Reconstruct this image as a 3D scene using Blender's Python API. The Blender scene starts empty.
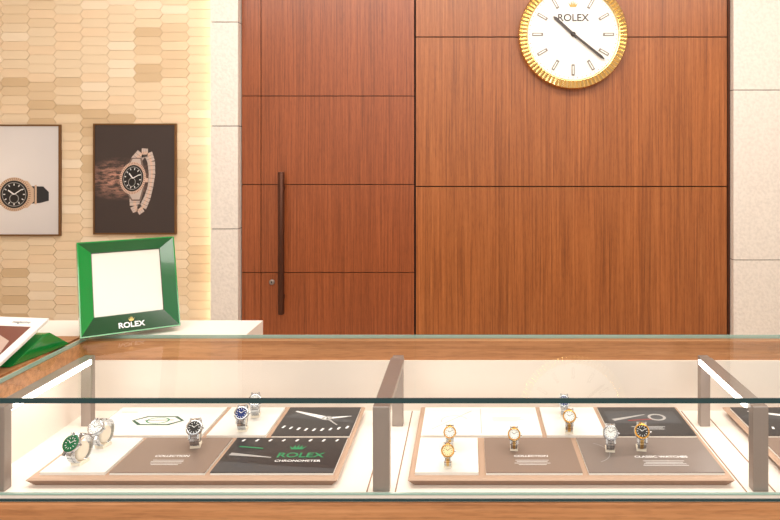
import bpy, math, random
from mathutils import Matrix, Vector
random.seed(4)
F=720.0; VX=468.0; VY=147.0; HC=1.5
def s2l(c):
    c=c/255.0
    return c/12.92 if c<=0.04045 else ((c+0.055)/1.055)**2.4
def C(r,g,b): return (s2l(r),s2l(g),s2l(b),1)
def wx(px,Y): return (px-VX)*Y/F
def wz(py,Y): return HC-(py-VY)*Y/F
def onplane(px,py,h):
    Y=F*h/(py-VY); return wx(px,Y),Y

# ---------------- materials
def newmat(name):
    m=bpy.data.materials.new(name); m.use_nodes=True
    nt=m.node_tree; return m,nt,nt.nodes['Principled BSDF']
def mat(name,col,rough=0.5,metal=0.0,emit=None,es=0,spec=0.5,coat=0):
    m,nt,b=newmat(name)
    b.inputs['Base Color'].default_value=col
    b.inputs['Roughness'].default_value=rough
    b.inputs['Metallic'].default_value=metal
    b.inputs['Specular IOR Level'].default_value=spec
    b.inputs['Coat Weight'].default_value=coat
    if emit:
        b.inputs['Emission Color'].default_value=emit
        b.inputs['Emission Strength'].default_value=es
    return m
def N(nt,t,**kw):
    n=nt.nodes.new(t)
    for k,v in kw.items(): setattr(n,k,v)
    return n
def ramp(nt,stops):
    r=N(nt,'ShaderNodeValToRGB'); e=r.color_ramp.elements
    e[0].position,e[0].color=stops[0]; e[1].position,e[1].color=stops[-1]
    for p,c in stops[1:-1]:
        x=e.new(p); x.color=c
    return r
def wood(name,dark,mid,light,seed=0,axis='Z',rough=0.38,fine=1.0):
    m,nt,b=newmat(name); L=nt.links
    tc=N(nt,'ShaderNodeTexCoord')
    def noise(sc,scale,detail,off):
        mp=N(nt,'ShaderNodeMapping'); mp.inputs['Scale'].default_value=sc
        mp.inputs['Location'].default_value=(seed*3.1+off,seed*1.7,seed*2.3)
        L.new(tc.outputs['Object'],mp.inputs['Vector'])
        n=N(nt,'ShaderNodeTexNoise'); n.inputs['Scale'].default_value=scale; n.inputs['Detail'].default_value=detail
        n.inputs['Roughness'].default_value=0.6
        L.new(mp.outputs[0],n.inputs['Vector']); return n
    def v(a,l): return (a,a,l) if axis=='Z' else (l,a,a)
    n1=noise(v(95*fine,1.6),1,4,0); n2=noise(v(9,0.3),1,2,5); n3=noise(v(240*fine,22),1,2,9)
    r1=ramp(nt,[(0.26,dark),(0.5,mid),(0.76,light)]); L.new(n1.outputs['Fac'],r1.inputs[0])
    r2=ramp(nt,[(0.35,(0.88,0.86,0.84,1)),(0.65,(1.06,1.05,1.05,1))]); L.new(n2.outputs['Fac'],r2.inputs[0])
    r3=ramp(nt,[(0.35,(0.78,0.76,0.73,1)),(0.52,(1,1,1,1))]); L.new(n3.outputs['Fac'],r3.inputs[0])
    x1=N(nt,'ShaderNodeMixRGB',blend_type='MULTIPLY'); x1.inputs[0].default_value=1
    L.new(r1.outputs[0],x1.inputs[1]); L.new(r2.outputs[0],x1.inputs[2])
    x2=N(nt,'ShaderNodeMixRGB',blend_type='MULTIPLY'); x2.inputs[0].default_value=0.75
    L.new(x1.outputs[0],x2.inputs[1]); L.new(r3.outputs[0],x2.inputs[2])
    L.new(x2.outputs[0],b.inputs['Base Color'])
    b.inputs['Roughness'].default_value=rough
    return m
def stone(name,col,scale=60,strength=0.5):
    m,nt,b=newmat(name); L=nt.links
    tc=N(nt,'ShaderNodeTexCoord'); n=N(nt,'ShaderNodeTexNoise'); n.inputs['Scale'].default_value=scale; n.inputs['Detail'].default_value=5
    L.new(tc.outputs['Object'],n.inputs['Vector'])
    d=tuple(c*0.90 for c in col[:3])+(1,)
    r=ramp(nt,[(0.35,d),(0.6,col)]); L.new(n.outputs['Fac'],r.inputs[0]); L.new(r.outputs[0],b.inputs['Base Color'])
    bp=N(nt,'ShaderNodeBump'); bp.inputs['Strength'].default_value=strength; bp.inputs['Distance'].default_value=0.01
    L.new(n.outputs['Fac'],bp.inputs['Height']); L.new(bp.outputs[0],b.inputs['Normal'])
    b.inputs['Roughness'].default_value=0.7
    return m
def glass(name,tint,f0=0.05,k=0.85):
    m=bpy.data.materials.new(name); m.use_nodes=True; nt=m.node_tree; nt.nodes.clear(); L=nt.links
    o=N(nt,'ShaderNodeOutputMaterial'); mx=N(nt,'ShaderNodeMixShader')
    t=N(nt,'ShaderNodeBsdfTransparent'); t.inputs[0].default_value=tint
    g=N(nt,'ShaderNodeBsdfGlossy'); g.inputs['Roughness'].default_value=0.0
    lw=N(nt,'ShaderNodeLayerWeight'); lw.inputs['Blend'].default_value=0.5
    p=N(nt,'ShaderNodeMath',operation='POWER'); p.inputs[1].default_value=5
    L.new(lw.outputs['Facing'],p.inputs[0])
    a=N(nt,'ShaderNodeMath',operation='MULTIPLY_ADD'); a.inputs[1].default_value=k; a.inputs[2].default_value=f0
    L.new(p.outputs[0],a.inputs[0]); L.new(a.outputs[0],mx.inputs[0])
    L.new(t.outputs[0],mx.inputs[1]); L.new(g.outputs[0],mx.inputs[2]); L.new(mx.outputs[0],o.inputs[0])
    return m

WOODR=wood('walnut_panel',C(122,67,30),C(158,92,45),C(182,114,62),1)
WOODD=wood('walnut_door',C(114,58,28),C(148,79,41),C(170,96,54),2)
WOODC=wood('counter_wood',C(150,98,58),C(186,130,84),C(206,152,106),3,axis='X',fine=0.8)
GAP=mat('dark_gap',C(60,30,18),0.8)
STONE=stone('white_stone',C(232,225,216),55,0.4)
GROUT=mat('tile_backing',C(216,192,156),0.8)
WALLP=mat('wall_paint',C(225,212,195),0.8)
CEILM=mat('ceiling_paint',C(240,236,230),0.8)
FLOORM=stone('floor_stone',C(190,175,158),6,0.05)
BRONZE=mat('bronze_metal',C(158,148,142),0.36,0.6)
DBRONZE=mat('dark_bronze',C(88,54,40),0.4,0.7)
GOLD=mat('polished_gold',C(228,194,126),0.24,1)
STEEL=mat('steel',C(205,208,212),0.22,1)
CREAM=mat('cream_leather',C(240,230,212),0.6)
WHITE=mat('white_enamel',C(238,236,230),0.35)
CARD=mat('card_white',C(234,231,226),0.5)
LINING=mat('case_lining',C(240,230,220),0.45)
TRAY=mat('tray_leather',C(184,154,132),0.55)
TRAYE=mat('tray_edge',C(146,114,94),0.5)
BROWNB=mat('brochure_brown',C(136,116,104),0.4)
BROWNC=mat('brochure_taupe',C(126,114,108),0.4)
BLACKB=mat('brochure_black',C(34,34,38),0.35)
DGREY=mat('print_dark',C(62,64,68),0.4)
PGREY=mat('print_grey',C(170,168,166),0.5)
INK=mat('print_white',C(236,236,236),0.5)
PGREEN=mat('print_green',C(40,140,90),0.5)
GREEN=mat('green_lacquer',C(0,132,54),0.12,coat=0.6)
GREEN_HALFSHADE=mat('green_lacquer_half_shade',C(0,92,38),0.12,coat=0.6)  # same lacquer, half shade painted into the colour
GREEN_SHADE=mat('green_lacquer_shade',C(0,64,28),0.15,coat=0.5)  # same lacquer again, deepest shade painted into the colour
TEAL=mat('glass_edge_teal',C(28,62,66),0.2)
TEALL=mat('glass_edge_light',C(150,180,170),0.2)
GLT=glass('clear_glass_top',(0.965,0.975,0.965,1),0.03,0.30)
GLF=glass('clear_glass_front',(0.985,0.99,0.985,1),0.02,0.35)
LED=mat('led_strip',C(255,250,240),0.5,emit=(1,0.95,0.88,1),es=9)
BLACK=mat('black',C(20,20,22),0.35)
BLUE=mat('dial_blue',C(24,48,110),0.25)
DGREEN=mat('dial_green',C(10,100,60),0.25)
DWHITE=mat('dial_white',C(235,235,232),0.3)
DCHAMP=mat('dial_champagne',C(225,205,160),0.3,0.3)

# ---------------- mesh builder
I4=Matrix.Identity(4)
FACE=Matrix.Rotation(math.pi/2,4,'X')
class MB:
    def __init__(s): s.v=[];s.f=[];s.mi=[];s.sm=[];s.mats=[]
    def m(s,mt):
        if mt not in s.mats: s.mats.append(mt)
        return s.mats.index(mt)
    def add(s,vs,fs,mt,M=I4,smooth=False):
        o=len(s.v); s.v+= [tuple(M@Vector(p)) for p in vs]
        k=s.m(mt)
        for f in fs: s.f.append(tuple(i+o for i in f)); s.mi.append(k); s.sm.append(smooth)
    def box(s,x0,x1,y0,y1,z0,z1,mt,M=I4):
        vs=[(x,y,z) for z in (z0,z1) for y in (y0,y1) for x in (x0,x1)]
        s.add(vs,[(0,2,3,1),(4,5,7,6),(0,1,5,4),(2,6,7,3),(0,4,6,2),(1,3,7,5)],mt,M)
    def frustum(s,a,z0,b,z1,mt,M=I4,cap=True):
        vs=[(a[0],a[2],z0),(a[1],a[2],z0),(a[1],a[3],z0),(a[0],a[3],z0),(b[0],b[2],z1),(b[1],b[2],z1),(b[1],b[3],z1),(b[0],b[3],z1)]
        fs=[(0,1,5,4),(1,2,6,5),(2,3,7,6),(3,0,4,7)]
        if cap: fs+=[(3,2,1,0),(4,5,6,7)]
        s.add(vs,fs,mt,M)
    def lathe(s,prof,n,mt,M=I4,smooth=True,cap=True):
        vs=[];fs=[]
        for r,z in prof:
            for i in range(n):
                a=2*math.pi*i/n; vs.append((r*math.cos(a),r*math.sin(a),z))
        for j in range(len(prof)-1):
            for i in range(n):
                fs.append((j*n+i,j*n+(i+1)%n,(j+1)*n+(i+1)%n,(j+1)*n+i))
        s.add(vs,fs,mt,M,smooth)
        if cap:
            s.add(vs[-n:],[tuple(range(n))],mt,M)
            s.add(vs[:n],[tuple(reversed(range(n)))],mt,M)
    def flute(s,r0,r1,z,dz,n,mt,M=I4):
        vs=[];fs=[]
        for i in range(2*n):
            a=math.pi*i/n; zz=z+(dz if i%2 else 0); 
            vs.append((r0*math.cos(a),r0*math.sin(a),zz*0.98)); vs.append((r1*math.cos(a),r1*math.sin(a),zz-dz*0.8))
        k=2*n
        for i in range(k):
            j=(i+1)%k; fs.append((2*i,2*i+1,2*j+1,2*j))
        s.add(vs,fs,mt,M)
    def poly(s,pts,z,mt,M=I4): s.add([(x,y,z) for x,y in pts],[tuple(range(len(pts)))],mt,M)
    def rect(s,x0,x1,y0,y1,z,mt,M=I4): s.poly([(x0,y0),(x1,y0),(x1,y1),(x0,y1)],z,mt,M)
    def line(s,p,q,w,z,mt,M=I4,w2=None):
        w2=w if w2 is None else w2
        d=Vector((q[0]-p[0],q[1]-p[1])).normalized(); n=Vector((-d.y,d.x))
        s.poly([(p[0]-n.x*w/2,p[1]-n.y*w/2),(q[0]-n.x*w2/2,q[1]-n.y*w2/2),(q[0]+n.x*w2/2,q[1]+n.y*w2/2),(p[0]+n.x*w/2,p[1]+n.y*w/2)],z,mt,M)
    def ring(s,c,r0,r1,z,mt,M=I4,a0=0,a1=360,n=48,sy=1):
        vs=[];fs=[]
        for i in range(n+1):
            a=math.radians(a0+(a1-a0)*i/n)
            vs.append((c[0]+r0*math.cos(a),c[1]+r0*math.sin(a)*sy,z)); vs.append((c[0]+r1*math.cos(a),c[1]+r1*math.sin(a)*sy,z))
        for i in range(n): fs.append((2*i,2*i+1,2*i+3,2*i+2))
        s.add(vs,fs,mt,M)
    def text(s,txt,size,mt,M=I4,bold=0.0):
        cu=bpy.data.curves.new('t','FONT'); cu.body=txt; cu.size=size; cu.align_x='CENTER'; cu.align_y='CENTER'; cu.offset=bold
        o=bpy.data.objects.new('t',cu); bpy.context.collection.objects.link(o)
        dg=bpy.context.evaluated_depsgraph_get(); me=bpy.data.meshes.new_from_object(o.evaluated_get(dg))
        s.add([tuple(v.co) for v in me.vertices],[tuple(p.vertices) for p in me.polygons],mt,M)
        bpy.data.objects.remove(o); bpy.data.meshes.remove(me)
    def build(s,name,parent=None,M=None,bevel=0):
        me=bpy.data.meshes.new(name); me.from_pydata(s.v,[],s.f)
        for mt in s.mats: me.materials.append(mt)
        for i,p in enumerate(me.polygons): p.material_index=s.mi[i]; p.use_smooth=s.sm[i]
        me.update()
        o=bpy.data.objects.new(name,me); bpy.context.collection.objects.link(o)
        if M is not None: o.matrix_world=M
        if parent: o.parent=parent
        if bevel:
            b=o.modifiers.new('bevel','BEVEL'); b.width=bevel; b.segments=2; b.limit_method='ANGLE'
        return o
def T(x,y,z): return Matrix.Translation((x,y,z))
def RZ(a): return Matrix.Rotation(math.radians(a),4,'Z')
def RX(a): return Matrix.Rotation(math.radians(a),4,'X')
def empty(name):
    e=bpy.data.objects.new(name,None); bpy.context.collection.objects.link(e); return e
def bx(name,x0,x1,y0,y1,z0,z1,mt,parent=None,bevel=0):
    b=MB(); b.box(x0,x1,y0,y1,z0,z1,mt); return b.build(name,parent,bevel=bevel)

# ---------------- room shell
XL,XR,YB,YW,ZC=-3.5,2.9,-2.0,4.62,3.05
bx('floor',XL,XR,YB,YW+0.15,-0.1,0,FLOORM)
bx('ceiling',XL,XR,YB,YW+0.15,ZC,ZC+0.1,CEILM)
bx('wall_back',XL,XR,YW,YW+0.15,0,ZC,WALLP)
bx('wall_left',XL-0.1,XL,YB,YW+0.15,0,ZC,WALLP)
bx('wall_right',XR,XR+0.1,YB,YW+0.15,0,ZC,WALLP)

# wood wall: Y=4.5 face
YF=4.5; YP=4.44
PXR=wx(238,YP); PXL2=wx(733.5,YP)
xa,xb,xc,xd=PXR+0.002,wx(261,YF),wx(415.5,YF),PXL2-0.016
g=0.0035
zs=[ZC]+[wz(p,YF) for p in (37,186.5,335)]+[0.0]
b=MB(); b.box(xc-0.004,xd+0.012,YF+0.02,YW,0,ZC,GAP)
for i in range(4): b.box(xc+g,xd-0.003,YF,YF+0.02,zs[i+1]+g,zs[i]-g,WOODR)
b.box(xd,xd+0.014,YF-0.008,YF+0.02,0,ZC,DBRONZE)
b.build('wood_wall_panelling')
door=empty('door_1')
zs=[ZC]+[wz(p,YF) for p in (96,184.5,272.5)]+[0.0]
b=MB(); b.box(xa,xc-0.006,YF+0.02,YW-0.001,0.001,ZC-0.001,GAP)
for i in range(4):
    b.box(xa+g,xb-g*0.7,YF,YF+0.02,zs[i+1]+g*.7,zs[i]-g*.7,WOODD)
    b.box(xb+g*0.7,xc-g-0.006,YF,YF+0.02,zs[i+1]+g*.7,zs[i]-g*.7,WOODD)
b.build('door_leaf',door)
b=MB(); hx0,hx1=wx(278.3,YF-.05),wx(284.8,YF-.05); z0,z1=wz(314,YF-.05),wz(172,YF-.05)
hc=(hx0+hx1)/2; b.lathe([(0.017,z0),(0.019,z0+0.004),(0.019,z1-0.004),(0.017,z1)],20,DBRONZE,T(hc,YF-0.06,0))
for zz in (z0+0.1,z1-0.1): b.box(hc-0.009,hc+0.009,YF-0.05,YF+0.001,zz-0.012,zz+0.012,DBRONZE)
b.build('pull_handle',door)
b=MB(); ML=T(wx(272,YF),YF,wz(282,YF))@FACE
b.lathe([(0.017,0),(0.017,0.008),(0.012,0.010)],24,BRONZE,ML)
b.box(-0.003,0.003,-0.006,0.006,0.010,0.0105,BLACK,ML); b.build('door_lock',door)

# stone pilasters
def pilaster(x0,x1,seams,name):
    b=MB(); b.box(x0+0.004,x1-0.004,YP+0.015,YW-0.001,0.001,ZC-0.001,GAP)
    zz=[ZC-0.001]+[wz(p,YP) for p in seams]+[0.001]
    for i in range(len(zz)-1): b.box(x0,x1,YP,YW-0.001,zz[i+1]+0.0025,zz[i]-0.0025,STONE)
    b.build(name)
pilaster(wx(210.5,YP),PXR,[22,126,229,333],'stone_pilaster')
pilaster(PXL2,wx(860,YP),[90,260],'stone_pilaster')

# tiled wall (hex mosaic), one mesh
TY=4.6
tm=[]
for i,c in enumerate([(230,210,180),(227,205,173),(218,194,160),(237,220,194),(208,182,146),(232,208,176)]):
    tm.append(mat('tile_%d'%i,C(*c),0.30+0.04*(i%3)))
b=MB(); x1=wx(210.5,YP)-0.002; b.box(XL+0.001,x1,TY+0.004,YW-0.001,0.001,ZC-0.001,GROUT)
W,H,p=0.190,0.058,0.020
patch={}
xx=XL+0.001; col=0
while xx<x1+W:
    z=-H+(H/2 if col%2 else 0)
    while z<ZC:
        gx=0.0008; l=xx+gx; r=min(xx+W-gx,x1); c=z+H/2; h2=H/2-0.0010
        if l<x1-0.02:
            key=(col//2,int(z/0.174))
            if key not in patch: patch[key]=random.choice([0,0,1,1,2])
            k=random.choice([[0,3,5,0],[1,5,0,1],[2,4,2,1]][patch[key]])
            if r<xx+W-gx: pts=[(l,c),(l+p,c-h2),(r,c-h2),(r,c+h2),(l+p,c+h2)]
            else: pts=[(l,c),(l+p,c-h2),(r-p,c-h2),(r,c),(r-p,c+h2),(l+p,c+h2)]
            dy=random.choice([0,0,0.002]); n=len(pts)
            vs=[(q[0],TY-dy,max(0.001,min(ZC-.001,q[1]))) for q in pts]+[(q[0],TY+0.005,max(0.001,min(ZC-.001,q[1]))) for q in pts]
            fs=[tuple(range(n))]+[(i,i+n,(i+1)%n+n,(i+1)%n) for i in range(n)]
            b.add(vs,fs,tm[k])
        z+=H
    xx+=W-p; col+=1
b.build('hexagon_tile_cladding')
b=MB(); b.box(x1-0.012,x1-0.001,TY-0.055,TY-0.035,0.05,ZC-0.05,mat('cove_led',C(255,235,200),0.5,emit=(1,0.84,0.62,1),es=10)); b.build('cove_light_strip')

# ---------------- posters
def radial(name,cin,cout,cx,cz,rad,noise=False):
    m,nt,bs=newmat(name); L=nt.links
    tc=N(nt,'ShaderNodeTexCoord'); mp=N(nt,'ShaderNodeMapping'); mp.inputs['Location'].default_value=(-cx/rad,-cz/rad*(1.7 if noise else 1),0)
    mp.inputs['Scale'].default_value=(1/rad,(1.7 if noise else 1)/rad,0.0)
    L.new(tc.outputs['Object'],mp.inputs['Vector'])
    gr=N(nt,'ShaderNodeTexGradient',gradient_type='SPHERICAL'); L.new(mp.outputs[0],gr.inputs[0])
    r=ramp(nt,[(0,cout),(0.9,cin)])
    if noise:
        n=N(nt,'ShaderNodeTexNoise'); n.inputs['Scale'].default_value=38; n.inputs['Detail'].default_value=8; n.inputs['Roughness'].default_value=0.75
        m2=N(nt,'ShaderNodeMapping'); m2.inputs['Rotation'].default_value=(0,0,0.5); m2.inputs['Scale'].default_value=(0.35,1.2,1)
        L.new(tc.outputs['Object'],m2.inputs['Vector']); L.new(m2.outputs[0],n.inputs['Vector'])
        q=N(nt,'ShaderNodeMath',operation='MULTIPLY'); q2=N(nt,'ShaderNodeMath',operation='SUBTRACT'); q2.inputs[1].default_value=0.44
        q3=N(nt,'ShaderNodeMath',operation='MULTIPLY'); q3.inputs[1].default_value=6.0; q3.use_clamp=True
        L.new(n.outputs['Fac'],q2.inputs[0]); L.new(q2.outputs[0],q3.inputs[0]); L.new(q3.outputs[0],q.inputs[0]); L.new(gr.outputs['Fac'],q.inputs[1]); L.new(q.outputs[0],r.inputs[0])
    else: L.new(gr.outputs['Fac'],r.inputs[0])
    L.new(r.outputs[0],bs.inputs['Base Color']); bs.inputs['Roughness'].default_value=0.35
    return m
POSTY=4.578; U=POSTY/F
FRM=mat('poster_frame',C(120,86,52),0.35,0.6)
def poster(px0,px1,py0,py1,bg,art):
    cx,cz=wx((px0+px1)/2,POSTY),wz((py0+py1)/2,POSTY); w,h=(px1-px0)*U,(py1-py0)*U
    M=T(cx,POSTY,cz)@FACE
    b=MB(); D=-0.0215
    b.box(-w/2+0.004,w/2-0.004,-h/2+0.004,h/2-0.004,D,-0.004,bg)
    t=0.010
    b.box(-w/2,w/2,-h/2,-h/2+t,D,0.001,FRM); b.box(-w/2,w/2,h/2-t,h/2,D,0.001,FRM)
    b.box(-w/2,-w/2+t,-h/2+t,h/2-t,D,0.001,FRM); b.box(w/2-t,w/2,-h/2+t,h/2-t,D,0.001,FRM)
    art(b,w,h); b.build('framed_poster',M=M)
Z0=-0.0035
PD=mat('print_bezel_shade',C(140,104,86),0.4)
def dial_art(b,cx,cy,R,bez,Mx=I4):
    M=T(cx,cy,0)@Mx
    b.ring((0,0),0,R,Z0+.0012,bez,M); b.ring((0,0),0,R*0.82,Z0+.0018,BLACK,M)
    b.ring((0,0),R*0.68,R*0.71,Z0+.0022,PGREY,M)
    b.ring((0,-R*.25),R*0.24,R*0.28,Z0+.0023,PGREY,M)
    for i in range(12):
        a=math.radians(30*i); b.line((R*.52*math.sin(a),R*.52*math.cos(a)),(R*.64*math.sin(a),R*.64*math.cos(a)),R*.06,Z0+.0024,INK,M)
    b.line((0,0),(-R*.35,R*.25),R*.08,Z0+.0026,INK,M); b.line((0,0),(R*.45,R*.3),R*.06,Z0+.0026,INK,M)
    for i in range(48):
        a=math.radians(7.5*i); b.line((R*.86*math.sin(a),R*.86*math.cos(a)),(R*.98*math.sin(a),R*.98*math.cos(a)),R*.04,Z0+.0016,PD,M)
def art2(b,w,h):
    SIL=mat('print_silver',C(196,180,172),0.4); SID=mat('print_silver_dark',C(120,102,94),0.4); RG=mat('print_rosegold',C(210,180,162),0.4)
    ctrl=[(0.005,0.115),(0.045,0.165),(0.085,0.165),(0.105,0.11),(0.11,0.03),(0.10,-0.05),(0.08,-0.12),(0.05,-0.185),(0.015,-0.205),(0.0,-0.17),(0.0,-0.10)]
    pts=[]
    for i in range(len(ctrl)-1):
        for k in range(3):
            t=k/3; pts.append((ctrl[i][0]*(1-t)+ctrl[i+1][0]*t,ctrl[i][1]*(1-t)+ctrl[i+1][1]*t))
    for i in range(len(pts)-1):
        p,q=Vector(pts[i]),Vector(pts[i+1]); d=(q-p)*0.9; t=abs(i/(len(pts)-1)-.5)*2; w0=0.035+0.035*t
        b.line(p,q,w0,Z0+.0004,SID); b.line(p,p+d,w0*.95,Z0+.0006,SIL); b.line(p,p+d,w0*.30,Z0+.0008,RG)
    b.poly([(-0.05,0.08),(-0.02,0.135),(0.045,0.135),(0.06,0.06),(0.06,-0.06),(0.04,-0.14),(-0.02,-0.14),(-0.055,-0.08)],Z0+.0009,SID)
    b.poly([(-0.04,0.08),(-0.012,0.128),(0.035,0.128),(0.05,0.05),(0.05,-0.06),(0.03,-0.13),(-0.015,-0.13),(-0.045,-0.08)],Z0+.0010,SIL)
    dial_art(b,-0.012,0.005,0.098,RG,Matrix.Rotation(math.radians(-12),4,'Z')@Matrix.Diagonal((0.84,1.06,1,1)))
    b.line((0.065,-0.005),(0.085,-0.008),.026,Z0+.002,RG)
def art1(b,w,h):
    SIL=mat('print_case',C(208,180,154),0.4); ST=mat('print_strap',C(38,40,46),0.4)
    O=T(0.18,-0.085,0)
    b.poly([(-0.21,0.055),(0.10,0.045),(0.135,0.01),(0.135,-0.045),(0.08,-0.06),(-0.05,-0.07),(-0.21,-0.07)],Z0+.0004,ST,O)
    b.rect(0.045,0.058,-0.068,0.055,Z0+.0009,SIL,O)
    b.poly([(-0.12,0.095),(0.0,0.08),(0.04,0.03),(0.04,-0.05),(0,-0.09),(-0.12,-0.1)],Z0+.0007,SIL,O)
    dial_art(b,0.095,-0.09,0.108,SIL)
poster(-62,60,124.5,236,radial('poster_light_bg',C(236,232,230),C(200,197,198),-0.02,0.02,0.6),lambda b,w,h: art1(b,w,h))
poster(93,176,123.5,234.5,radial('poster_dark_bg',C(215,160,140),C(60,50,48),-0.10,0.0,0.24,True),art2)

# ---------------- clock
CY=4.495; M=T(wx(572,CY),CY,wz(35.5,CY))@FACE; uc=CY/F; R=54*uc
b=MB()
CGOLD=mat('clock_bezel_gold',C(248,222,160),0.22,1)
b.lathe([(R*.97,0),(R,0.01),(R,0.045),(R*.985,0.055)],128,CGOLD,M,cap=False)
b.flute(R*.855,R*.985,0.062,0.009,80,CGOLD,M)
b.lathe([(R*.86,0.06),(R*.84,0.06),(R*.83,0.045)],96,CGOLD,M,cap=False)
b.lathe([(R*.835,0.0),(R*.835,0.045)],96,WHITE,M)
CG=mat('clock_marker',C(120,112,102),0.35,0.2); CH=mat('clock_hand',C(60,52,48),0.3,0.3)
for i in range(60):
    a=math.radians(6*i); sn,cs=math.sin(a),math.cos(a)
    b.line((R*.785*sn,R*.785*cs),(R*.81*sn,R*.81*cs),0.003,0.0455,CG,M)
    if i%5==0 and i not in (0,):
        Mi=M@Matrix.Rotation(-a,4,'Z'); b.box(-0.009,0.009,R*.55,R*.75,0.045,0.050,CG,Mi); b.box(-0.0035,0.0035,R*.58,R*.73,0.050,0.0505,WHITE,Mi)
b.text('ROLEX',0.062,CH,M@T(0,R*.30,0.0462),0.001)
cr=[(-.018,0),(.018,0),(.03,.032),(.016,.014),(.012,.042),(.005,.014),(0,.05),(-.005,.014),(-.012,.042),(-.016,.014),(-.03,.032)]
b.poly([(x,y*0.9+R*.50) for x,y in cr],0.0465,mat('crown_gold',C(180,140,70),0.4,0.3),M)
def hand(ang,l,tail,w,z):
    a=math.radians(ang); Mi=M@Matrix.Rotation(-a,4,'Z')
    b.add([(-w*.5,-tail,z),(w*.5,-tail,z),(w*.6,l*.9,z),(0,l,z),(-w*.6,l*.9,z)]+[(-w*.5,-tail,z+.004),(w*.5,-tail,z+.004),(w*.6,l*.9,z+.004),(0,l,z+.004),(-w*.6,l*.9,z+.004)],
      [(4,3,2,1,0),(5,6,7,8,9)]+[(i,(i+1)%5,(i+1)%5+5,i+5) for i in range(5)],CH,Mi)
hand(312,0.165,0.03,0.016,0.052); hand(129,0.25,0.05,0.013,0.058)
b.lathe([(0.013,0.045),(0.013,0.066),(0.008,0.068)],24,CH,M)
b.build('wall_clock')

# ---------------- display counter
CF=HC-0.635; GT=HC-0.465; Y0,Y1=1.325,1.74; X0,X1=-0.921,1.75
case=empty('display_counter')
bx('counter_body',X0-0.03,X1+0.03,Y0-0.012,Y1+0.03,0.08,CF-0.014,WOODC,case,bevel=0.003)
bx('counter_plinth',X0,X1,Y0+0.03,Y1,0.0,0.08,DBRONZE,case)
bx('case_floor',X0,X1,Y0-0.008,Y1,CF-0.014,CF,LINING,case)
b=MB()
b.box(X0-0.03,X1+0.03,Y1,Y1+0.03,CF-0.014,GT-0.004,WOODC)
b.box(X0-0.03,X0,Y0+0.0,Y1,CF-0.014,GT-0.004,WOODC)
b.box(X1,X1+0.03,Y0+0.0,Y1,CF-0.014,GT-0.004,WOODC)
b.box(X0+.006,X1-.006,Y1-0.006,Y1,CF,GT-0.050,LINING)
b.box(X0,X0+0.006,Y0+0.01,Y1-.006,CF,GT-0.050,LINING)
b.box(X1-0.006,X1,Y0+0.01,Y1-.006,CF,GT-0.050,LINING)
b.build('case_walls',case)
b=MB(); b.add([(X0-0.004,Y0-0.006,GT+0.005),(X1+0.004,Y0-0.006,GT+0.005),(X1+0.004,Y1+0.02,GT+0.005),(X0-0.004,Y1+0.02,GT+0.005)],[(0,1,2,3)],GLT); b.build('glass_top',case)
b=MB(); b.box(X0-0.004,X1+0.004,Y0-0.008,Y0-0.005,GT-0.004,GT+0.0052,TEAL)
b.box(X0-0.004,X1+0.004,Y1+0.02,Y1+0.023,GT-0.003,GT+0.0052,TEALL); b.box(X0-0.007,X0-0.004,Y0-0.006,Y1+0.02,GT-0.003,GT+0.0052,TEALL); b.build('glass_edges',case)
bays=[X0+0.002,-0.16,0.539,1.24,X1-0.002]
b=MB()
for i in range(4):
    a,c=bays[i]+0.002,bays[i+1]-0.002
    b.add([(a,Y0-0.004,CF),(c,Y0-0.004,CF),(c,Y0-0.004,GT-0.004),(a,Y0-0.004,GT-0.004)],[(0,1,2,3)],GLF)
b.build('glass_front',case)
b=MB(); b.box(X0,X1,Y0-0.011,Y0-0.008,CF-0.012,CF-0.008,TEAL)
b.box(X0,X1,Y0-0.010,Y0-0.005,CF-0.001,CF+0.002,TEALL)
for x in bays[1:4]:
    b.box(x+0.025,x+0.0275,Y0,Y1-0.01,CF,CF+0.0008,TRAYE)
    b.box(x-0.0275,x-0.025,Y0,Y1-0.01,CF,CF+0.0008,TRAYE)
b.build('case_trims',case)
def bracket(x,side,w=0.0145):
    b=MB(); ya,yb=Y0+0.0,1.655; zt=HC-0.478
    b.box(x-w,x+w,ya,ya+0.022,CF,zt,BRONZE); b.box(x-w*.8,x+w*.8,yb-0.02,yb,CF,zt,BRONZE)
    b.box(x-w,x+w,ya+0.022,yb-0.02,zt-0.014,zt,BRONZE)
    b.build('bracket',case,bevel=0.0015)
    b=MB(); 
    if side>0: b.box(x+w,x+w+0.004,ya+0.03,yb-0.03,zt-0.012,zt-0.002,LED)
    if side<0: b.box(x-w-0.004,x-w,ya+0.03,yb-0.03,zt-0.012,zt-0.002,LED)
    b.box(x-w*.6,x+w*.6,ya+0.03,yb-0.03,zt-0.0175,zt-0.0145,LED)
    b.build('led_bar',case)
bracket(-0.868,1); bracket(-0.16,0,0.0155); bracket(0.539,-1); bracket(1.24,-1)

# side / rear return counter
ret=empty('return_counter')
TOPW=mat('white_top',C(236,230,222),0.3)
b=MB(); b.box(-1.9,-0.551,Y1+0.035,1.935,GT-0.05,GT-0.001,TOPW); b.box(-1.9,-0.57,Y1+0.045,1.92,0,GT-0.05,WOODC)
b.box(-1.9,-0.549,Y1+0.034,1.937,GT-0.056,GT-0.05,GOLD); b.build('rear_return',ret)
b=MB(); b.box(-1.9,X0-0.032,1.2,Y1+0.034,GT-0.05,GT-0.001,WOODC); b.box(-1.9,X0-0.032,1.22,Y1+0.034,0,GT-0.05,WOODC)
b.build('side_return',ret)

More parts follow.
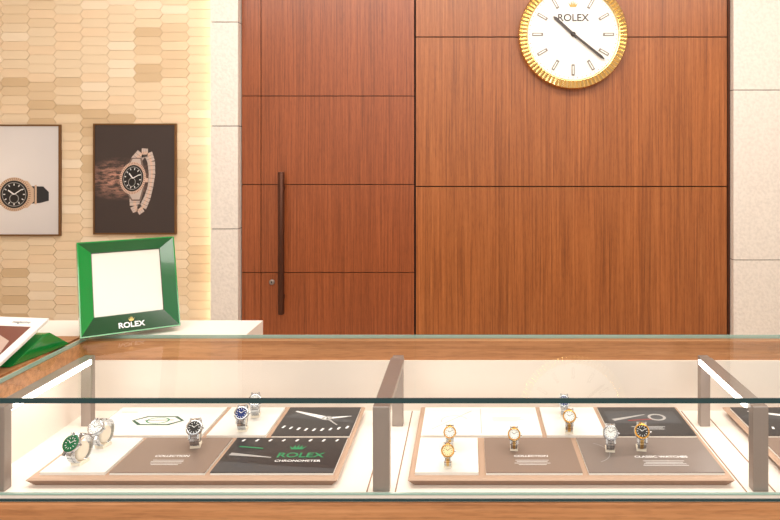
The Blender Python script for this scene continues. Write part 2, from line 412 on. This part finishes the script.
# ---------------- trays
TT=HC-0.62
def tray(x0,x1,y0=1.34,y1=1.715):
    b=MB(); b.frustum((x0+.012,x1-.012,y0+.012,y1-.012),CF+0.0002,(x0,x1,y0,y1),TT-0.001,TRAYE)
    b.frustum((x0,x1,y0,y1),TT-0.001,(x0+.004,x1-.004,y0+.004,y1-.004),TT+0.002,TRAY)
    b.build('display_tray')
tray(-0.824,-0.244); tray(-0.112,0.497); tray(0.605,1.19)
TC=TT+0.002
FR=(1.356,1.518); BR=(1.530,1.695)
def brochure(x0,x1,row,cover,art=None,name='brochure'):
    y0,y1=row; b=MB(); b.box(x0,x1,y0,y1,TC,TC+0.0015,CARD); b.box(x0+.0005,x1-.0015,y0+.0008,y1-.0008,TC+.0015,TC+.004,CARD); b.box(x0,x1,y0,y1,TC+0.004,TC+0.0052,cover)
    M=T(x0,y0,TC+0.0054)
    if art: art(b,M,x1-x0,y1-y0)
    b.build(name)
def lines(b,M,x,y,w,n,mt=INK,c=True):
    for i in range(n):
        ww=w*(0.7+0.3*random.random()); xo=(w-ww)/2 if c else 0
        b.rect(x+xo,x+xo+ww,y-i*.0065,y-i*.0065+.0016,0,mt,M)
def art_text(b,M,w,h):
    b.text('COLLECTION',0.011,INK,M@T(w*.5,h*.44,0),0.0003); lines(b,M,w*.30,h*.32,w*.40,4,INK)
def art_text_b(b,M,w,h):
    b.text('CLASSIC WATCHES',0.012,INK,M@T(w*.60,h*.42,0),0.0003); lines(b,M,w*.42,h*.30,w*.36,4,INK)
    b.ring((w*.02,h*.55),.05,.0515,0,PGREY,M,-60,60)
def art_dial(b,M,w,h):
    b.poly([(0.0,h*.62),(w*.16,h*.8),(w*.98,h*.5),(w*.98,h*.42)],0,DGREY,M)
    for i in range(9):
        t=i/8; x=w*(.08+.84*t); y=h*(.24-.10*math.sin(t*3)); b.line((x,y),(x+.003,y+.013),.005,0.0002,INK,M)
    b.line((w*.12,h*.84),(w*.60,h*.58),.006,0.0003,INK,M,.018); b.line((w*.60,h*.58),(w*.92,h*.66),.012,0.0003,INK,M,.003)
    b.line((w*.60,h*.58),(w*.78,h*.34),.006,0.0003,PGREY,M,.003)
    b.ring((w*.60,h*.58),.006,.012,.0004,PGREY,M)
def art_rolex(b,M,w,h):
    b.poly([(0,h*.30),(w*.60,h*.16),(w,h*.10),(w,0),(0,0)],0,DGREY,M)
    b.text('ROLEX',0.030,PGREEN,M@T(w*.66,h*.46,.0002),0.0005)
    b.text('CHRONOMETER',0.012,INK,M@T(w*.66,h*.30,.0003),0.0002)
    b.line((w*.05,h*.50),(w*.42,h*.40),.012,.0002,PGREY,M,.003); b.line((w*.08,h*.72),(w*.30,h*.66),.005,.0002,PGREEN,M)
    b.poly([(w*.60+x*.6,h*.63+y*.5) for x,y in cr],0.0003,PGREEN,M)
    for i in range(8): b.line((w*.07+i*w*.12,h*.88),(w*.085+i*w*.12,h*.94),.005,0.0002,INK,M)
def art_emer(b,M,w,h):
    DG=mat('print_dark_green',C(30,84,62),0.5)
    b.poly([(w*.24,h*.5),(w*.34,h*.66),(w*.62,h*.66),(w*.72,h*.5),(w*.62,h*.34),(w*.34,h*.34)],0,DG,M)
    b.poly([(w*.27,h*.5),(w*.36,h*.625),(w*.60,h*.625),(w*.69,h*.5),(w*.60,h*.375),(w*.36,h*.375)],.0001,CARD,M)
    b.ring((w*.48,h*.5),.022,.026,.0002,PGREEN,M,sy=.7); b.line((w*.36,h*.5),(w*.62,h*.52),.003,.0002,DGREY,M)
    b.rect(w*.05,w*.2,h*.8,h*.82,0,PGREY,M)
def art_sport(b,M,w,h):
    b.rect(w*.06,w*.94,h*.40,h*.86,0,DGREY,M)
    b.line((w*.12,h*.52),(w*.55,h*.72),.012,.0002,PGREY,M,.003); b.ring((w*.68,h*.62),.014,.020,.0002,PGREY,M); b.line((w*.3,h*.5),(w*.6,h*.55),.005,.0002,mat('print_red',C(140,40,40),0.4),M)
    lines(b,M,w*.30,h*.28,w*.4,3,INK)
def art_plain(b,M,w,h):
    b.line((w*.08,h*.2),(w*.42,h*.86),.0022,0,PGREY,M); b.line((w*.5,h*.06),(w*.5,h*.94),.0015,0,PGREY,M)
    b.ring((w*.27,h*.5),.028,.030,0,PGREY,M,20,200)
    lines(b,M,w*.6,h*.6,w*.28,4,PGREY,False)
brochure(-.807,-.684,FR,CARD,None,'watch_display_pad')
brochure(-.676,-.496,FR,BROWNB,art_text); brochure(-.486,-.254,FR,BLACKB,art_rolex)
brochure(-.812,-.567,BR,CARD,art_emer); brochure(-.556,-.430,BR,CARD,None,'watch_display_pad'); brochure(-.418,-.252,BR,BLACKB,art_dial)
brochure(-.100,.020,FR,CARD,None,'watch_display_pad')
brochure(.034,.216,FR,BROWNB,art_text); brochure(.228,.484,FR,BROWNC,art_text_b)
brochure(-.100,.158,BR,CARD,art_plain); brochure(.168,.294,BR,CARD,None,'watch_display_pad'); brochure(.304,.486,BR,BLACKB,art_sport)
brochure(.617,.800,FR,BROWNB,art_text); brochure(.812,1.0,FR,BLACKB,art_dial); brochure(1.01,1.175,FR,CARD,None)
brochure(.617,.87,BR,BLACKB,art_dial); brochure(.882,1.175,BR,CARD,art_plain)

# ---------------- watches
def watch(px,py,dial,m1,m2,yaw=0,sc=1.0,bez=None,fl=True,h=0.6125):
    X,Y=onplane(px,py,h); bez=bez or m1
    b=MB(); Rr=0.028; th=math.radians(38); cz=Rr+0.0035
    Mc=T(0,0,cz-0.004)@Matrix.Rotation(math.pi/2,4,'Y')@T(0,0,-0.008)
    b.lathe([(0.013,0),(0.0185,0.001),(0.0185,0.015),(0.013,0.016)],28,CREAM,Mc)
    b.box(-0.011,0.011,-0.014,0.014,0.0,0.006,CREAM)
    n=24
    for i in range(n):
        a=2*math.pi*(i+.5)/n
        if a<math.radians(30) or a>math.radians(330): continue
        ang=th+a; d=Vector((0,-math.cos(ang),math.sin(ang))); u=Vector((0,math.sin(ang),math.cos(ang)))
        ww=0.0105-0.0022*math.sin(a/2)**2
        Ml=Matrix(((1,0,0,0),(0,u.y,d.y,d.y*Rr),(0,u.z,d.z,d.z*Rr+cz),(0,0,0,1)))
        L=math.pi*Rr/n*0.9
        b.box(-ww,-ww*.42,-L,L,-0.0015,0.0012,m1,Ml); b.box(ww*.42,ww,-L,L,-0.0015,0.0012,m1,Ml); b.box(-ww*.38,ww*.38,-L,L,-0.0015,0.0017,m2,Ml)
    d=Vector((0,-math.cos(th),math.sin(th))); u=Vector((0,math.sin(th),math.cos(th))); Rc=Rr-0.001
    M=Matrix(((1,0,0,0),(0,u.y,d.y,d.y*Rc),(0,u.z,d.z,d.z*Rc+cz),(0,0,0,1)))
    r=0.0180
    b.lathe([(r*.9,-.003),(r*1.0,-.001),(r*1.02,.004),(r*.96,.006)],40,m1,M)
    for sx in(-1,1):
        for sy in(-1,1):
            b.box(sx*.0095-.002,sx*.0095+.002,sy*.0185-.006,sy*.0185+.004,-.003,.003,m1,M)
    if fl: b.flute(r*.76,r*.96,.0078,.0012,36,bez,M)
    else:
        b.lathe([(r*.97,.006),(r*.95,.0078),(r*.76,.0082)],40,bez,M,cap=False)
        b.box(-.0006,.0006,r*.8,r*.92,.0079,.0084,INK,M)
    b.lathe([(r*.77,.0062),(r*.77,.0068)],36,dial,M)
    mk=BLACK if dial in (DWHITE,DCHAMP) else INK
    for i in range(12):
        a=math.radians(30*i); b.line((r*.5*math.sin(a),r*.5*math.cos(a)),(r*.68*math.sin(a),r*.68*math.cos(a)),.0011,.0071,mk,M)
    b.line((0,0),(-r*.3,r*.25),.0013,.0074,mk,M); b.line((0,0),(r*.45,r*.35),.001,.0076,mk,M)
    b.lathe([(.0024,0),(.0024,.004)],12,m1,M@T(r*.98,0,.002)@Matrix.Rotation(math.pi/2,4,'Y'))
    b.build('wristwatch',M=T(X,Y,TC+0.0056)@RZ(yaw)@Matrix.Scale(sc,4))
watch(80,463,DGREEN,STEEL,STEEL,-12,0.92,DGREEN,False)
watch(103,446,DWHITE,STEEL,STEEL,-10,0.9,STEEL,False)
watch(196,446,BLACK,STEEL,STEEL,12,0.9,STEEL,False)
watch(243,430,BLUE,STEEL,STEEL,8,0.86,STEEL,False)
watch(256,416,DWHITE,STEEL,STEEL,10,0.84,STEEL,False)
watch(448,466,DCHAMP,STEEL,GOLD,0,0.72,GOLD)
watch(450,447,DWHITE,STEEL,GOLD,0,0.72,GOLD)
watch(514,449,DWHITE,STEEL,GOLD,-3,0.72,GOLD)
watch(569,432,DWHITE,STEEL,GOLD,-6,0.80,GOLD)
watch(564,415,BLUE,STEEL,STEEL,-6,0.76,STEEL)
watch(610,450,DWHITE,STEEL,STEEL,-8,0.84)
watch(641,449,BLACK,STEEL,GOLD,-8,0.86,GOLD)

# ---------------- green logo frame
w,H=0.226,0.232
d=0.018
M=T(-0.916,1.700,GT+0.0125)@RZ(34)@RX(90-20)
b=MB()
o=(0,w,0,H); t=0.003; i1=(t,w-t,t,H-t); i2=(0.032,w-0.034,0.046,H-0.026)
b.frustum(o,-d,o,0,GREEN,M,cap=False)
def ringf(a,z0,c,z1,mats):
    A=[(a[0],a[2],z0),(a[1],a[2],z0),(a[1],a[3],z0),(a[0],a[3],z0)]; B=[(c[0],c[2],z1),(c[1],c[2],z1),(c[1],c[3],z1),(c[0],c[3],z1)]
    for k in range(4):
        j=(k+1)%4; b.add([A[k],A[j],B[j],B[k]],[(0,1,2,3)],mats[k],M)
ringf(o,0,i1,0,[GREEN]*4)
ringf(i1,0,i2,-0.013,[GREEN_SHADE,GREEN_HALFSHADE,GREEN_HALFSHADE,GREEN])  # shading painted per bevel side: left bright, right and top dimmer, bottom darkest
ringf(i2,-0.013,(i2[0]+.002,i2[1]-.002,i2[2]+.002,i2[3]-.002),-0.0165,[GREEN_SHADE]*4)  # inner step coloured as if in shade
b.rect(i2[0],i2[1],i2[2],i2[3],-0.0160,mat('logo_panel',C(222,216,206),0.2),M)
b.rect(0,w,0,H,-d,GREEN_SHADE,M)
Mt=M@T(w/2,0.018,-0.003)
b.text('ROLEX',0.019,INK,Mt@RX(-14),0.0006)
b.poly([(x*.24,y*.24+.009) for x,y in cr],0.0008,mat('print_gold',C(230,200,120),0.4),Mt)
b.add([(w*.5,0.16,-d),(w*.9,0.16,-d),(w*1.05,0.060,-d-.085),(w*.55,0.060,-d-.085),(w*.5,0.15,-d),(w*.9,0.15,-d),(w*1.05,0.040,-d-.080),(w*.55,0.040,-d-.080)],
 [(0,1,2,3),(7,6,5,4),(1,5,6,2),(0,3,7,4),(3,2,6,7)],GREEN_HALFSHADE,M)
b.build('picture_frame')

# ---------------- magazine on green stand
b=MB(); zb=GT+0.0002
b.add([(-1.17,1.52,zb),(-0.966,1.52,zb),(-0.940,1.70,zb),(-1.17,1.70,zb),(-1.17,1.61,zb+.046),(-0.948,1.61,zb+.046),(-0.944,1.625,zb+.046),(-1.17,1.625,zb+.046)],
 [(3,2,1,0),(0,1,5,4),(1,2,6,5),(2,3,7,6),(3,0,4,7),(4,5,6,7)],GREEN)
b.build('brochure_stand')
MM=T(-0.962,1.445,GT+0.003)@RZ(-8)@RX(23)
b=MB()
for k in range(4): b.box(-0.23,0.001*k,0,0.18+0.001*k,0.002*k,0.002*k+0.0016,CARD,MM)
b.box(-0.23,0.003,-0.002,0.182,0.008,0.0092,CARD,MM); b.rect(-0.22,-0.016,0.012,0.150,0.0096,mat('photo_print',C(112,62,48),0.4),MM)
b.poly([(-0.20,0.09),(-0.09,0.13),(-0.03,0.10),(-0.02,0.06),(-0.1,0.07)],0.0098,mat('photo_print2',C(186,160,146),0.4),MM)
b.poly([(-0.12,0.012),(-0.06,0.07),(-0.016,0.05),(-0.016,0.012)],0.0099,DGREY,MM)
b.text('magazine',0.012,DGREY,MM@T(-0.05,0.165,0.0097))
b.build('magazine')

# ---------------- lights
def area(name,loc,rot,sx,sy,e,col=(1,0.945,0.885)):
    l=bpy.data.lights.new(name,'AREA'); l.shape='RECTANGLE'; l.size=sx; l.size_y=sy; l.energy=e; l.color=col
    o=bpy.data.objects.new(name,l); bpy.context.collection.objects.link(o); o.location=loc; o.rotation_euler=[math.radians(a) for a in rot]
area('ceiling_wall_washer',(0,3.0,ZC-0.03),(38,0,0),5.0,0.5,104)
area('ceiling_counter_light',(0.2,1.5,ZC-0.03),(0,0,0),3.2,0.6,50)
area('ceiling_shop_light',(0,-0.6,ZC-0.03),(25,0,0),4.5,1.2,110)
wd=bpy.data.worlds.new('World'); bpy.context.scene.world=wd; wd.use_nodes=True
bg=wd.node_tree.nodes['Background']; bg.inputs[0].default_value=(1,0.95,0.9,1); bg.inputs[1].default_value=0.95
vs=bpy.context.scene.view_settings; vs.view_transform='Standard'; vs.look='None'; vs.exposure=0.0

cd=bpy.data.cameras.new('camera'); cam=bpy.data.objects.new('camera',cd); bpy.context.collection.objects.link(cam)
cam.location=(0,0,HC); cam.rotation_euler=(math.pi/2,0,0)
cd.sensor_width=36; cd.lens=F/780*36; cd.shift_x=-(VX-390)/780; cd.shift_y=-(260-VY)/780; cd.clip_start=0.02
bpy.context.scene.camera=cam
